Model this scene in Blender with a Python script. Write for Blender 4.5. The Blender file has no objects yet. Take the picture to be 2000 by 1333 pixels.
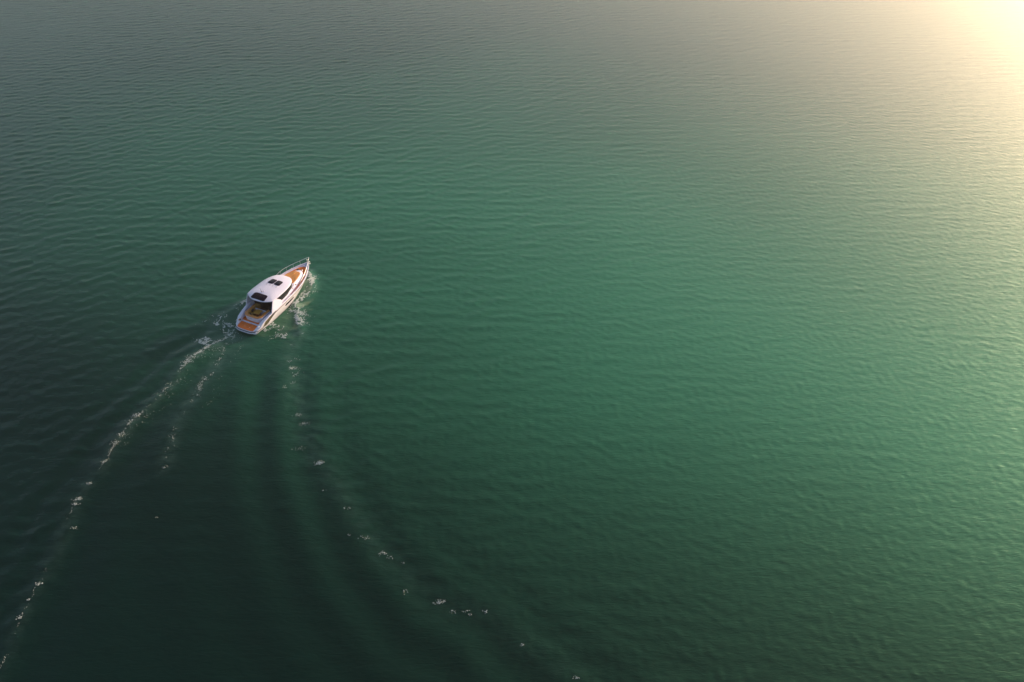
import bpy, math, random
import numpy as np
from mathutils import Vector, Matrix

R = math.radians
random.seed(7)
RNG = np.random.default_rng(11)
scene = bpy.context.scene
COL = scene.collection

# ------------------------------------------------------------------ camera
CAM_H, PITCH, FPX = 50.66, 40.0, 1333.0          # height (m), downward pitch, focal length in photo pixels
cam_d = bpy.data.cameras.new("camera")
cam_d.sensor_width = 36.0
cam_d.lens = 36.0 * FPX / 2000.0
cam_d.clip_start = 0.5
cam_d.clip_end = 20000
cam = bpy.data.objects.new("camera", cam_d)
cam.location = (0, 0, CAM_H)
cam.rotation_euler = (R(90 - PITCH), 0, 0)
COL.objects.link(cam)
scene.camera = cam

# ------------------------------------------------------------------ sky, sun, exposure
SUN_AZ, SUN_EL = 54.0, 12.0                      # clockwise from +Y, above the horizon
world = bpy.data.worlds.new("World")
scene.world = world
world.use_nodes = True
wn = world.node_tree.nodes
wn.clear()
w_out = wn.new("ShaderNodeOutputWorld")
w_bg = wn.new("ShaderNodeBackground")
w_sky = wn.new("ShaderNodeTexSky")
w_sky.sky_type = 'NISHITA'
w_sky.sun_disc = False
w_sky.sun_elevation = R(SUN_EL)
w_sky.sun_rotation = R(SUN_AZ)
w_sky.altitude = 0
w_sky.air_density = 1.0
w_sky.dust_density = 3.0
w_sky.ozone_density = 1.0
w_bg.inputs['Strength'].default_value = 0.13
world.node_tree.links.new(w_sky.outputs[0], w_bg.inputs['Color'])
world.node_tree.links.new(w_bg.outputs[0], w_out.inputs['Surface'])

SUN_DIR = Vector((math.sin(R(SUN_AZ)) * math.cos(R(SUN_EL)), math.cos(R(SUN_AZ)) * math.cos(R(SUN_EL)), math.sin(R(SUN_EL))))
sun_d = bpy.data.lights.new("sun", 'SUN')
sun_d.energy = 5.0
sun_d.color = (1.0, 0.74, 0.56)
sun_d.angle = R(3.0)
sun = bpy.data.objects.new("sun", sun_d)
sun.rotation_euler = SUN_DIR.to_track_quat('Z', 'Y').to_euler()
sun.location = (60, 60, 80)
COL.objects.link(sun)

vs = scene.view_settings
vs.view_transform = 'Standard'
vs.look = 'None'
vs.gamma = 1.0
vs.use_curve_mapping = False
vs.exposure = 0.8

HAZE_DENSITY = 0.0009
HAZE_G = 0.82

# ------------------------------------------------------------------ helpers
def ground(px, py, z=0.0):
    """photo pixel -> point on the plane of height z"""
    x, y = px - 1000.0, 666.5 - py
    p = R(PITCH)
    d = (x, FPX * math.cos(p) + y * math.sin(p), -FPX * math.sin(p) + y * math.cos(p))
    t = (z - CAM_H) / d[2]
    return (d[0] * t, d[1] * t)

def smoothstep(a, b, x):
    t = np.clip((x - a) / (b - a), 0, 1)
    return t * t * (3 - 2 * t)

def mesh_obj(name, verts, faces, mat, parent=None, smooth=False):
    me = bpy.data.meshes.new(name)
    me.from_pydata([tuple(v) for v in verts], [], faces)
    me.materials.append(mat)
    me.update()
    if smooth:
        me.polygons.foreach_set('use_smooth', [True] * len(me.polygons))
    o = bpy.data.objects.new(name, me)
    COL.objects.link(o)
    if parent:
        o.parent = parent
    return o

def bevel(o, w=0.02, seg=2):
    m = o.modifiers.new("bevel", 'BEVEL')
    m.width = w
    m.segments = seg
    m.limit_method = 'ANGLE'
    m.angle_limit = R(35)
    return o

def fix_normals(o):
    import bmesh
    bm = bmesh.new()
    bm.from_mesh(o.data)
    bmesh.ops.recalc_face_normals(bm, faces=bm.faces)
    bm.to_mesh(o.data)
    bm.free()
    return o

def loft(name, rings, mat, parent, closed=True, caps=True, smooth=False):
    n = len(rings[0])
    verts = [p for r in rings for p in r]
    faces = []
    for i in range(len(rings) - 1):
        for j in range(n if closed else n - 1):
            k = (j + 1) % n
            faces.append((i * n + j, i * n + k, (i + 1) * n + k, (i + 1) * n + j))
    if caps and closed:
        faces.append(tuple(range(n))[::-1])
        faces.append(tuple((len(rings) - 1) * n + j for j in range(n)))
    return fix_normals(mesh_obj(name, verts, faces, mat, parent, smooth))

def prism(name, outline, z0, z1, mat, parent, bev=0.0, smooth=False):
    """outline: list of (x, y); z0 / z1: number or function of (x, y)"""
    f0 = z0 if callable(z0) else (lambda x, y: z0)
    f1 = z1 if callable(z1) else (lambda x, y: z1)
    r0 = [(x, y, f0(x, y)) for x, y in outline]
    r1 = [(x, y, f1(x, y)) for x, y in outline]
    o = loft(name, [r0, r1], mat, parent, smooth=smooth)
    if bev:
        bevel(o, bev)
    return o

def box(name, c, s, mat, parent, bev=0.015, rot=None):
    hx, hy, hz = s[0] / 2, s[1] / 2, s[2] / 2
    vs_ = [Vector((sx * hx, sy * hy, sz * hz)) for sx in (-1, 1) for sy in (-1, 1) for sz in (-1, 1)]
    if rot:
        m = Matrix.Rotation(rot[0], 3, 'X') @ Matrix.Rotation(rot[1], 3, 'Y') @ Matrix.Rotation(rot[2], 3, 'Z')
        vs_ = [m @ v for v in vs_]
    vs_ = [v + Vector(c) for v in vs_]
    f = [(0, 1, 3, 2), (4, 6, 7, 5), (0, 4, 5, 1), (2, 3, 7, 6), (0, 2, 6, 4), (1, 5, 7, 3)]
    o = fix_normals(mesh_obj(name, vs_, f, mat, parent))
    if bev:
        bevel(o, bev)
    return o

def tube(name, pts, r, mat, parent, n=8, closed=False):
    P = [Vector(p) for p in pts]
    rings = []
    for i, p in enumerate(P):
        a = P[i - 1] if (i > 0 or closed) else p
        b = P[(i + 1) % len(P)] if (i < len(P) - 1 or closed) else p
        t = (b - a).normalized()
        up = Vector((0, 0, 1)) if abs(t.z) < 0.9 else Vector((1, 0, 0))
        s = t.cross(up).normalized()
        u = s.cross(t).normalized()
        rr = r[i] if isinstance(r, (list, tuple)) else r
        rings.append([tuple(p + (s * math.cos(k * 2 * math.pi / n) + u * math.sin(k * 2 * math.pi / n)) * rr) for k in range(n)])
    if closed:
        rings.append(rings[0])
    return loft(name, rings, mat, parent, caps=not closed, smooth=True)

def interp(tab):
    xs, ys = zip(*tab)
    return lambda x: float(np.interp(x, xs, ys))

def spline(tab):
    """smooth (monotone cubic) version of interp"""
    xs = np.array([t[0] for t in tab], float)
    ys = np.array([t[1] for t in tab], float)
    d = np.diff(ys) / np.diff(xs)
    m = np.zeros_like(ys)
    m[0], m[-1] = d[0], d[-1]
    for i in range(1, len(xs) - 1):
        m[i] = 0 if d[i - 1] * d[i] <= 0 else 2 * d[i - 1] * d[i] / (d[i - 1] + d[i])
    def f(x):
        x = min(max(x, xs[0]), xs[-1])
        i = min(int(np.searchsorted(xs, x, 'right')) - 1, len(xs) - 2)
        h = xs[i + 1] - xs[i]
        t = (x - xs[i]) / h
        return float((2 * t**3 - 3 * t**2 + 1) * ys[i] + (t**3 - 2 * t**2 + t) * h * m[i] + (-2 * t**3 + 3 * t**2) * ys[i + 1] + (t**3 - t**2) * h * m[i + 1])
    return f

# ------------------------------------------------------------------ materials
def mat_new(name):
    m = bpy.data.materials.new(name)
    m.use_nodes = True
    return m, m.node_tree.nodes, m.node_tree.links, m.node_tree.nodes['Principled BSDF']

def mat_simple(name, col, rough=0.4, metal=0.0, var=0.08, scale=3.0, coat=0.0, bump=0.0, bscale=40.0):
    m, n, l, b = mat_new(name)
    b.inputs['Roughness'].default_value = rough
    b.inputs['Metallic'].default_value = metal
    b.inputs['Coat Weight'].default_value = coat
    tc = n.new('ShaderNodeTexCoord')
    nz = n.new('ShaderNodeTexNoise')
    nz.inputs['Scale'].default_value = scale
    nz.inputs['Detail'].default_value = 5
    mx = n.new('ShaderNodeMix')
    mx.data_type = 'RGBA'
    mx.inputs['A'].default_value = (*[c * (1 - var) for c in col], 1)
    mx.inputs['B'].default_value = (*[min(1, c * (1 + var)) for c in col], 1)
    l.new(tc.outputs['Object'], nz.inputs['Vector'])
    l.new(nz.outputs['Fac'], mx.inputs['Factor'])
    l.new(mx.outputs['Result'], b.inputs['Base Color'])
    if bump:
        n2 = n.new('ShaderNodeTexNoise')
        n2.inputs['Scale'].default_value = bscale
        bp = n.new('ShaderNodeBump')
        bp.inputs['Strength'].default_value = bump
        bp.inputs['Distance'].default_value = 0.01
        l.new(tc.outputs['Object'], n2.inputs['Vector'])
        l.new(n2.outputs['Fac'], bp.inputs['Height'])
        l.new(bp.outputs['Normal'], b.inputs['Normal'])
    return m

def mat_teak(name, col):
    m, n, l, b = mat_new(name)
    b.inputs['Roughness'].default_value = 0.55
    tc = n.new('ShaderNodeTexCoord')
    sp = n.new('ShaderNodeSeparateXYZ')
    l.new(tc.outputs['Object'], sp.inputs[0])
    # caulking seams every 7 cm across the deck
    mul = n.new('ShaderNodeMath'); mul.operation = 'MULTIPLY'; mul.inputs[1].default_value = 1 / 0.07
    fr = n.new('ShaderNodeMath'); fr.operation = 'FRACT'
    lt = n.new('ShaderNodeMath'); lt.operation = 'LESS_THAN'; lt.inputs[1].default_value = 0.09
    fl = n.new('ShaderNodeMath'); fl.operation = 'FLOOR'
    wnz = n.new('ShaderNodeTexWhiteNoise'); wnz.noise_dimensions = '1D'
    l.new(sp.outputs['Y'], mul.inputs[0]); l.new(mul.outputs[0], fr.inputs[0]); l.new(fr.outputs[0], lt.inputs[0])
    l.new(mul.outputs[0], fl.inputs[0]); l.new(fl.outputs[0], wnz.inputs['W'])
    mp = n.new('ShaderNodeMapping'); mp.inputs['Scale'].default_value = (2, 30, 30)
    nz = n.new('ShaderNodeTexNoise'); nz.inputs['Scale'].default_value = 2.0; nz.inputs['Detail'].default_value = 6
    l.new(tc.outputs['Object'], mp.inputs[0]); l.new(mp.outputs[0], nz.inputs['Vector'])
    av = n.new('ShaderNodeMath'); av.operation = 'ADD'; l.new(wnz.outputs['Value'], av.inputs[0]); l.new(nz.outputs['Fac'], av.inputs[1])
    hf = n.new('ShaderNodeMath'); hf.operation = 'MULTIPLY'; hf.inputs[1].default_value = 0.5; l.new(av.outputs[0], hf.inputs[0])
    c1 = n.new('ShaderNodeMix'); c1.data_type = 'RGBA'
    c1.inputs['A'].default_value = (*[c * 0.78 for c in col], 1); c1.inputs['B'].default_value = (*[c * 1.2 for c in col], 1)
    l.new(hf.outputs[0], c1.inputs['Factor'])
    c2 = n.new('ShaderNodeMix'); c2.data_type = 'RGBA'; c2.inputs['B'].default_value = (0.05, 0.03, 0.02, 1)
    l.new(c1.outputs['Result'], c2.inputs['A']); l.new(lt.outputs[0], c2.inputs['Factor'])
    l.new(c2.outputs['Result'], b.inputs['Base Color'])
    return m

M_WHITE = mat_simple("gelcoat_white", (0.68, 0.67, 0.81), 0.28, var=0.03, scale=1.2, coat=0.3)
M_HULL = mat_simple("hull_white", (0.62, 0.61, 0.66), 0.25, var=0.05, scale=0.9, coat=0.4)
M_TEAK = mat_teak("teak_planking", (0.80, 0.18, 0.014))
M_TRIM = mat_simple("varnished_wood", (0.52, 0.22, 0.06), 0.35, var=0.2, scale=6)
M_PAD = mat_simple("tan_sunpad", (0.56, 0.25, 0.065), 0.75, var=0.06, scale=4, bump=0.2)
M_CUSH = mat_simple("mustard_upholstery", (0.42, 0.23, 0.05), 0.8, var=0.12, scale=5, bump=0.2)
M_DCUSH = mat_simple("dark_upholstery", (0.025, 0.02, 0.02), 0.8, var=0.2, scale=6)
M_GLASS = mat_simple("tinted_glass", (0.008, 0.007, 0.012), 0.06, var=0.1)
M_SOLAR = mat_simple("solar_film", (0.006, 0.004, 0.016), 0.4, var=0.25, scale=2)
M_SOLAR.node_tree.nodes["Principled BSDF"].inputs["Specular IOR Level"].default_value = 0.03
M_SALOON_SHADE = mat_simple("saloon_shade_black", (0.006, 0.005, 0.007), 0.3, var=0.1)  # near-black that stands in for shade in the saloon opening
M_SALOON_SHADE.node_tree.nodes["Principled BSDF"].inputs["Specular IOR Level"].default_value = 0.1
M_STEEL = mat_simple("stainless_steel", (0.80, 0.80, 0.82), 0.38, metal=1.0, var=0.05)
M_BLACK = mat_simple("black_rubber", (0.015, 0.014, 0.016), 0.55, var=0.2)
M_GREY = mat_simple("grey_fitting", (0.22, 0.21, 0.24), 0.5, var=0.15)
M_OLIVE = mat_simple("olive_side_panel", (0.10, 0.085, 0.04), 0.3, var=0.2)
M_ANTI = mat_simple("dark_antifouling", (0.02, 0.03, 0.03), 0.5, var=0.2)
M_FLOOR = mat_simple("saloon_floor", (0.16, 0.07, 0.03), 0.5, var=0.2)

def mat_water():
    m, n, l, b = mat_new("sea_water")
    out = [x for x in n if x.type == 'OUTPUT_MATERIAL'][0]
    b.inputs['Roughness'].default_value = 0.16
    b.inputs['IOR'].default_value = 1.34
    b.inputs['Specular Tint'].default_value = (0.70, 1.0, 0.80, 1)
    tc = n.new('ShaderNodeTexCoord')
    # body colour, with slow patches of more and less silt
    n0 = n.new('ShaderNodeTexNoise'); n0.inputs['Scale'].default_value = 0.02; n0.inputs['Detail'].default_value = 3
    l.new(tc.outputs['Object'], n0.inputs['Vector'])
    c0 = n.new('ShaderNodeMix'); c0.data_type = 'RGBA'
    c0.inputs['A'].default_value = (0.0003, 0.0060, 0.0050, 1); c0.inputs['B'].default_value = (0.0005, 0.0085, 0.0070, 1)
    l.new(n0.outputs['Fac'], c0.inputs['Factor'])
    # light fall-off painted into the base colour: paler and greener towards the glow
    gg = n.new('ShaderNodeAttribute'); gg.attribute_name = 'glow_grade'
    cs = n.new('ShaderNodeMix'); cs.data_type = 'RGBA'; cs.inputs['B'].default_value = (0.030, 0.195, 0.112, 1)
    l.new(gg.outputs['Fac'], cs.inputs['Factor']); l.new(c0.outputs['Result'], cs.inputs['A'])
    # churned, aerated water in the wake is paler (mesh attribute)
    at = n.new('ShaderNodeAttribute'); at.attribute_name = 'aerated'
    n3 = n.new('ShaderNodeTexNoise'); n3.inputs['Scale'].default_value = 0.9; n3.inputs['Detail'].default_value = 6; n3.inputs['Roughness'].default_value = 0.65
    l.new(tc.outputs['Object'], n3.inputs['Vector'])
    rp = n.new('ShaderNodeMapRange'); rp.inputs['From Min'].default_value = 0.35; rp.inputs['From Max'].default_value = 0.7
    l.new(n3.outputs['Fac'], rp.inputs['Value'])
    am = n.new('ShaderNodeMath'); am.operation = 'MULTIPLY'; l.new(at.outputs['Fac'], am.inputs[0]); l.new(rp.outputs[0], am.inputs[1])
    c1 = n.new('ShaderNodeMix'); c1.data_type = 'RGBA'; c1.inputs['B'].default_value = (0.10, 0.17, 0.15, 1)
    l.new(cs.outputs['Result'], c1.inputs['A']); l.new(am.outputs[0], c1.inputs['Factor'])
    l.new(c1.outputs['Result'], b.inputs['Base Color'])
    # capillary ripples
    mp = n.new('ShaderNodeMapping'); mp.inputs['Rotation'].default_value = (0, 0, R(-23)); mp.inputs['Scale'].default_value = (0.55, 1.5, 1)
    l.new(tc.outputs['Object'], mp.inputs[0])
    n1 = n.new('ShaderNodeTexNoise'); n1.inputs['Scale'].default_value = 2.6; n1.inputs['Detail'].default_value = 5; n1.inputs['Distortion'].default_value = 0.6
    l.new(mp.outputs[0], n1.inputs['Vector'])
    bp = n.new('ShaderNodeBump'); bp.inputs['Strength'].default_value = 1.0; bp.inputs['Distance'].default_value = 0.030
    mp2 = n.new('ShaderNodeMapping'); mp2.inputs['Rotation'].default_value = (0, 0, R(42)); mp2.inputs['Scale'].default_value = (0.42, 1.6, 1)
    l.new(tc.outputs['Object'], mp2.inputs[0])
    n2 = n.new('ShaderNodeTexNoise'); n2.inputs['Scale'].default_value = 2.0; n2.inputs['Detail'].default_value = 4; n2.inputs['Distortion'].default_value = 0.8
    l.new(mp2.outputs[0], n2.inputs['Vector'])
    ad = n.new('ShaderNodeMath'); ad.operation = 'MULTIPLY_ADD'; ad.inputs[1].default_value = 0.6; l.new(n1.outputs['Fac'], ad.inputs[0]); l.new(n2.outputs['Fac'], ad.inputs[2])
    l.new(ad.outputs[0], bp.inputs['Height'])
    l.new(bp.outputs['Normal'], b.inputs['Normal'])
    # light scattered forward just under the surface, through the silty green water
    g = n.new('ShaderNodeBsdfGlossy'); g.inputs['Color'].default_value = (0.10, 0.42, 0.20, 1); g.inputs['Roughness'].default_value = 0.40
    l.new(bp.outputs['Normal'], g.inputs['Normal'])
    mx = n.new('ShaderNodeMixShader'); mx.inputs[0].default_value = 0.04
    l.new(b.outputs[0], mx.inputs[1]); l.new(g.outputs[0], mx.inputs[2])
    l.new(mx.outputs[0], out.inputs['Surface'])
    return m
M_WATER = mat_water()

def mat_foam():
    m, n, l, b = mat_new("sea_foam")
    b.inputs['Base Color'].default_value = (0.52, 0.58, 0.56, 1)
    b.inputs['Roughness'].default_value = 0.7
    return m
M_FOAM = mat_foam()

# ------------------------------------------------------------------ water: ambient waves + wake
BOAT_HEAD = R(23.2)
AX = np.array([math.sin(BOAT_HEAD), math.cos(BOAT_HEAD)])
PT = np.array([-AX[1], AX[0]])
BOAT_O = np.array([-31.10, 61.84]) + 0.17 * PT - 0.10 * AX

def boat_w(x, y):
    return tuple(BOAT_O + AX * x + PT * y)

def zpx(zx, zy):                      # pixel in the 7.405x enlargement of the yacht
    return ground(430 + zx / 7.405, 490 + zy / 7.405)

ARM_L = [ground(*p) for p in [(463, 640), (442, 660), (416, 673), (397, 685), (363, 710), (321, 766), (265, 818), (230, 860), (205, 905), (175, 945), (145, 987), (110, 1080), (75, 1142), (40, 1212), (5, 1300), (-60, 1450)]]
ARM_C = [ground(*p) for p in [(459, 655), (439, 673), (434, 692), (423, 705), (421, 721), (405, 736), (392, 750), (384, 771), (368, 789), (352, 815), (337, 855), (322, 915)]]
ARM_D = [ground(*p) for p in [(470, 666), (455, 710), (428, 750), (405, 805), (395, 840)]]
ARM_R = [ground(*p) for p in [(586, 645), (562, 700), (573, 747), (590, 822), (622, 905), (680, 990), (748, 1082), (855, 1172), (950, 1200), (1020, 1260), (1128, 1326), (1300, 1430)]]
BOW_S = [zpx(*p) for p in [(1268, 330), (1300, 400), (1325, 470), (1335, 540), (1300, 620), (1240, 680), (1150, 720), (1085, 760), (1105, 870), (1130, 990), (1145, 1110), (1165, 1210)]]
BOW_P = [boat_w(11.2, 0.6), boat_w(8.5, 2.6), boat_w(5.0, 4.0), boat_w(1.5, 4.6)] + [ground(431, 626), ground(410, 655), ground(390, 672)]

def densify(poly, step=0.5):
    P = np.array(poly)
    # Catmull-Rom through the points
    out = []
    for i in range(len(P) - 1):
        p0, p1, p2, p3 = P[max(i - 1, 0)], P[i], P[i + 1], P[min(i + 2, len(P) - 1)]
        n_ = max(2, int(np.linalg.norm(p2 - p1) / step))
        for k in range(n_):
            t = k / n_
            out.append(0.5 * ((2 * p1) + (-p0 + p2) * t + (2 * p0 - 5 * p1 + 4 * p2 - p3) * t**2 + (-p0 + 3 * p1 - 3 * p2 + p3) * t**3))
    out.append(P[-1])
    return np.array(out)

def dist_poly(X, Y, poly):
    """signed distance to a polyline (positive on its left) and arc length of the foot"""
    best = np.full(X.shape, 1e9); sd = np.zeros(X.shape); arc = np.zeros(X.shape)
    acc = 0.0
    P = np.array(poly)
    for a, b in zip(P[:-1], P[1:]):
        d = b - a; L = np.hypot(*d)
        if L < 1e-6: continue
        d = d / L
        ux, uy = X - a[0], Y - a[1]
        t = np.clip(ux * d[0] + uy * d[1], 0, L)
        ex, ey = ux - d[0] * t, uy - d[1] * t
        q = ex * ex + ey * ey
        k = q < best
        best[k] = q[k]
        sgn = np.sign(d[0] * uy - d[1] * ux)
        sd[k] = (np.sqrt(q) * sgn)[k]
        arc[k] = (acc + t)[k]
        acc += L
    return sd, arc

# simple value noise for numpy
_tab = RNG.random((256, 256))
def vnoise(x, y):
    xi, yi = np.floor(x).astype(int), np.floor(y).astype(int)
    fx, fy = x - xi, y - yi
    fx, fy = fx * fx * (3 - 2 * fx), fy * fy * (3 - 2 * fy)
    g = lambda a, b: _tab[a & 255, b & 255]
    return (g(xi, yi) * (1 - fx) + g(xi + 1, yi) * fx) * (1 - fy) + (g(xi, yi + 1) * (1 - fx) + g(xi + 1, yi + 1) * fx) * fy
def fbm(x, y, o=4):
    s, a, t = 0, 0.5, 0
    for i in range(o):
        s = s + a * vnoise(x * 2**i + 17.3 * i, y * 2**i + 5.1 * i); t += a; a *= 0.55
    return s / t

WAVES = []
NW = 120
for i in range(NW):
    lam = 0.55 * (4.2 / 0.55) ** ((i + RNG.random()) / NW)
    spread = 24 if lam > 1.6 else 40
    th = R((113 if lam > 1.15 else 60) + RNG.normal(0, spread))
    slope = 0.0080 * (1.35 if 1.2 < lam < 2.6 else (0.8 if lam < 1.2 else 0.55))
    k = 2 * math.pi / lam
    WAVES.append((k * math.cos(th), k * math.sin(th), slope / k, RNG.random() * 2 * math.pi, lam))

V_POLY = None
def wake_field(X, Y):
    """height and aeration added by the yacht, and calm mask (0 = ruffled, 1 = smoothed)"""
    Hh = np.zeros(X.shape); aer = np.zeros(X.shape)
    sl, al = dist_poly(X, Y, ARM_L)
    sr, ar = dist_poly(X, Y, ARM_R)
    # left arm runs away from the stern with the wake interior on its left-hand side
    tl = np.exp(-al / 60.0) * smoothstep(0, 6, al)
    d = sl
    Hh += 0.20 * tl * np.exp(-((d - 0.1) / 1.0) ** 2) - 0.14 * tl * np.exp(-((d - 2.3) / 1.5) ** 2) + 0.08 * tl * np.exp(-((d - 5.2) / 1.8) ** 2)
    Hh += 0.10 * tl * np.exp(-((d + 3.0) / 2.0) ** 2) * np.cos(d * 1.7 + al * 0.32)
    # right arm: interior on its right-hand side, crests in echelon
    tr = np.exp(-ar / 110.0) * smoothstep(2, 10, ar)
    d = -sr
    env = np.exp(-((d - 2.5) / 6.0) ** 2) * (d > -9)
    Hh += 0.105 * tr * env * np.cos(1.45 * d - 0.26 * ar + 0.4)
    env2 = np.exp(-((d - 14.0) / 8.0) ** 2)
    Hh += 0.035 * tr * env2 * np.cos(1.2 * d - 0.17 * ar)
    # interior: smoothed by the churn
    inside = 0.85 * smoothstep(-0.5, 2.5, sl) * smoothstep(-0.5, 3.0, -sr)
    u = (X - BOAT_O[0]) * AX[0] + (Y - BOAT_O[1]) * AX[1]
    v = (X - BOAT_O[0]) * PT[0] + (Y - BOAT_O[1]) * PT[1]
    inside = inside * smoothstep(8, -1, u)
    Hh += 0.02 * inside * (fbm(X * 0.16, Y * 0.16) - 0.5) * 2
    aer += 0.12 * inside * np.exp(-np.abs(u) / 14.0) * np.exp(-(v / 3.0) ** 2)
    # bow waves along the topsides
    for poly, amp in ((BOW_S, 0.30), (BOW_P, 0.26)):
        s, a = dist_poly(X, Y, poly)
        e = np.exp(-a / 12.0)
        Hh += amp * e * np.exp(-(s / 0.55) ** 2)
        aer += 0.9 * np.exp(-a / 16.0) * np.exp(-(s / 0.9) ** 2)
    for poly, wd, fal, am in ((ARM_L, 0.7, 26, 0.5), (ARM_C, 0.8, 26, 0.45), (ARM_R, 1.1, 22, 0.35)):
        s, a = dist_poly(X, Y, poly)
        aer += am * np.exp(-a / fal) * np.exp(-(s / wd) ** 2)
    # dished water behind the transom and along the hull
    Hh += -0.10 * np.exp(-((u + 1.2) / 1.6) ** 2 - (v / 1.5) ** 2)
    return Hh, np.clip(aer, 0, 1), inside

def water_height(X, Y, spacing=None):
    Hh, aer, inside = wake_field(X, Y)
    amb = np.zeros(X.shape)
    gust = 0.65 + 0.7 * fbm(X * 0.02 + 3, Y * 0.02 + 7, 3)
    # the chop dies away towards the right, where the wind is lighter
    lee = 0.38 + 0.62 * smoothstep(45, -35, X + 30 * (fbm(X * 0.015 + 8, Y * 0.015 + 2, 3) - 0.5))
    for kx, ky, a, ph, lam in WAVES:
        w = a * np.sin(kx * X + ky * Y + ph)
        if lam > 1.3:
            w = w * lee
        if spacing is not None:
            w = w * smoothstep(0.45, 0.22, spacing / lam)
        amb += w
    amb = amb + 4.0 * (amb * amb - 0.0016) * np.exp(-(amb / 0.15) ** 2)
    return Hh + amb * gust * (1 - 0.72 * inside), aer, inside

def build_water():
    # rows run away from the viewpoint area, spacing widens with distance
    ys = [-20.0]
    while ys[-1] < 300:
        y = ys[-1]
        ys.append(y + (0.17 if y < 75 else 0.17 * (y / 75.0)) * (1.0 if y > 15 else 3.5))
    ys = np.array([-6000, -3000, -1200, -500, -200, -90, -45, -28] + ys + [310, 325, 350, 390, 460, 600, 900, 1500, 3000, 6000], float)
    nu = 980
    u = np.linspace(-1, 1, nu)
    edge = np.array([1.04, 1.12, 1.3, 1.7, 2.6, 5, 10, 22, 48])
    u = np.concatenate([-edge[::-1], u, edge])
    half = np.clip(26 + 0.73 * np.clip(ys, 0, 320), 44, None)
    X = u[None, :] * half[:, None]
    Y = np.repeat(ys[:, None], len(u), 1)
    dx = np.gradient(u)[None, :] * half[:, None]
    dy = np.repeat(np.gradient(ys)[:, None], len(u), 1)
    sp = np.maximum(dx, dy)
    Z = np.zeros(X.shape); A = np.zeros(X.shape)
    near = (np.abs(X) < 500) & (Y > -100) & (Y < 500)
    z, a, _ = water_height(X[near], Y[near], sp[near])
    Z[near] = z; A[near] = a
    nr, nc = X.shape
    co = np.stack([X, Y, Z], -1).reshape(-1, 3).astype(np.float32)
    idx = np.arange(nr * nc, dtype=np.int32).reshape(nr, nc)
    quads = np.stack([idx[:-1, :-1], idx[:-1, 1:], idx[1:, 1:], idx[1:, :-1]], -1).reshape(-1, 4)
    me = bpy.data.meshes.new("water")
    me.vertices.add(len(co)); me.vertices.foreach_set('co', co.ravel())
    me.loops.add(quads.size); me.loops.foreach_set('vertex_index', quads.ravel())
    me.polygons.add(len(quads))
    me.polygons.foreach_set('loop_start', np.arange(0, quads.size, 4, dtype=np.int32))
    me.polygons.foreach_set('loop_total', np.full(len(quads), 4, dtype=np.int32))
    me.update()
    me.polygons.foreach_set('use_smooth', np.ones(len(quads), dtype=bool))
    at = me.attributes.new('aerated', 'FLOAT', 'POINT')
    at.data.foreach_set('value', A.ravel().astype(np.float32))
    # painted light gradient: dark on the near left, brighter green towards the far right
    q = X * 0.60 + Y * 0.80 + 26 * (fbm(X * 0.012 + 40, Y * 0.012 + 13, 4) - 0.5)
    glow = smoothstep(8, 74, q) * (0.15 + 0.85 * smoothstep(14, 56, Y + 0.15 * X)) * (1 - 0.85 * smoothstep(55, 205, Y + 0.25 * np.abs(X) + 30 * fbm(X * 0.02, Y * 0.02, 2))) * (0.9 + 0.2 * fbm(X * 0.05, Y * 0.05, 3))
    at = me.attributes.new('glow_grade', 'FLOAT', 'POINT')
    at.data.foreach_set('value', np.clip(glow, 0, 1).ravel().astype(np.float32))
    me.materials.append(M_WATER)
    o = bpy.data.objects.new("water", me)
    COL.objects.link(o)
    o['kind'] = 'structure'
    return len(quads)
NQ = build_water()

# ------------------------------------------------------------------ the yacht (x forward, y to port, z up)
yacht = bpy.data.objects.new("motor_yacht", None)
COL.objects.link(yacht)
yacht.location = (BOAT_O[0], BOAT_O[1], 0.0)
yacht.rotation_euler = (R(2.0), 0, math.atan2(AX[1], AX[0]))
yacht['label'] = "white cabin motor yacht with teak decks and dark roof panels under way"
yacht['category'] = "yacht"

sheer_y = spline([(0, 1.56), (0.5, 1.68), (1.5, 1.80), (3, 1.90), (5, 1.95), (7, 1.95), (8.5, 1.86), (9.6, 1.68), (10.7, 1.30), (11.5, 0.94), (12.3, 0.50), (12.95, 0.03)])
sheer_z = spline([(0, 0.52), (0.35, 0.60), (1.3, 0.98), (2.2, 1.24), (3.2, 1.42), (5, 1.52), (7, 1.62), (9, 1.76), (11, 1.92), (12.95, 2.08)])
chine_y = spline([(0, 1.38), (3, 1.60), (6, 1.58), (8, 1.32), (10, 0.80), (11.3, 0.36), (12.2, 0.10), (12.95, 0.0)])
chine_z = spline([(0, 0.02), (5, 0.05), (8, 0.22), (10, 0.55), (11.5, 1.0), (12.4, 1.5), (12.95, 2.0)])
keel_z = spline([(0, -0.45), (6, -0.65), (9, -0.60), (10.8, -0.40), (11.7, 0.0), (12.4, 0.75), (12.95, 1.98)])
XS = [0, 0.15, 0.35, 0.7, 1.0, 1.3, 1.7, 2.2, 2.7, 3.2, 4, 5, 6, 7, 7.8, 8.5, 9.1, 9.6, 10.1, 10.5, 10.9, 11.3, 11.7, 12.1, 12.4, 12.65, 12.82, 12.95]

def stern_round(x, y):
    """push the transom corners forward so that the stern is rounded in plan"""
    if x < 1.2:
        return x + 0.42 * (abs(y) / 1.5) ** 4 * (1 - x / 1.2)
    return x

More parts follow.
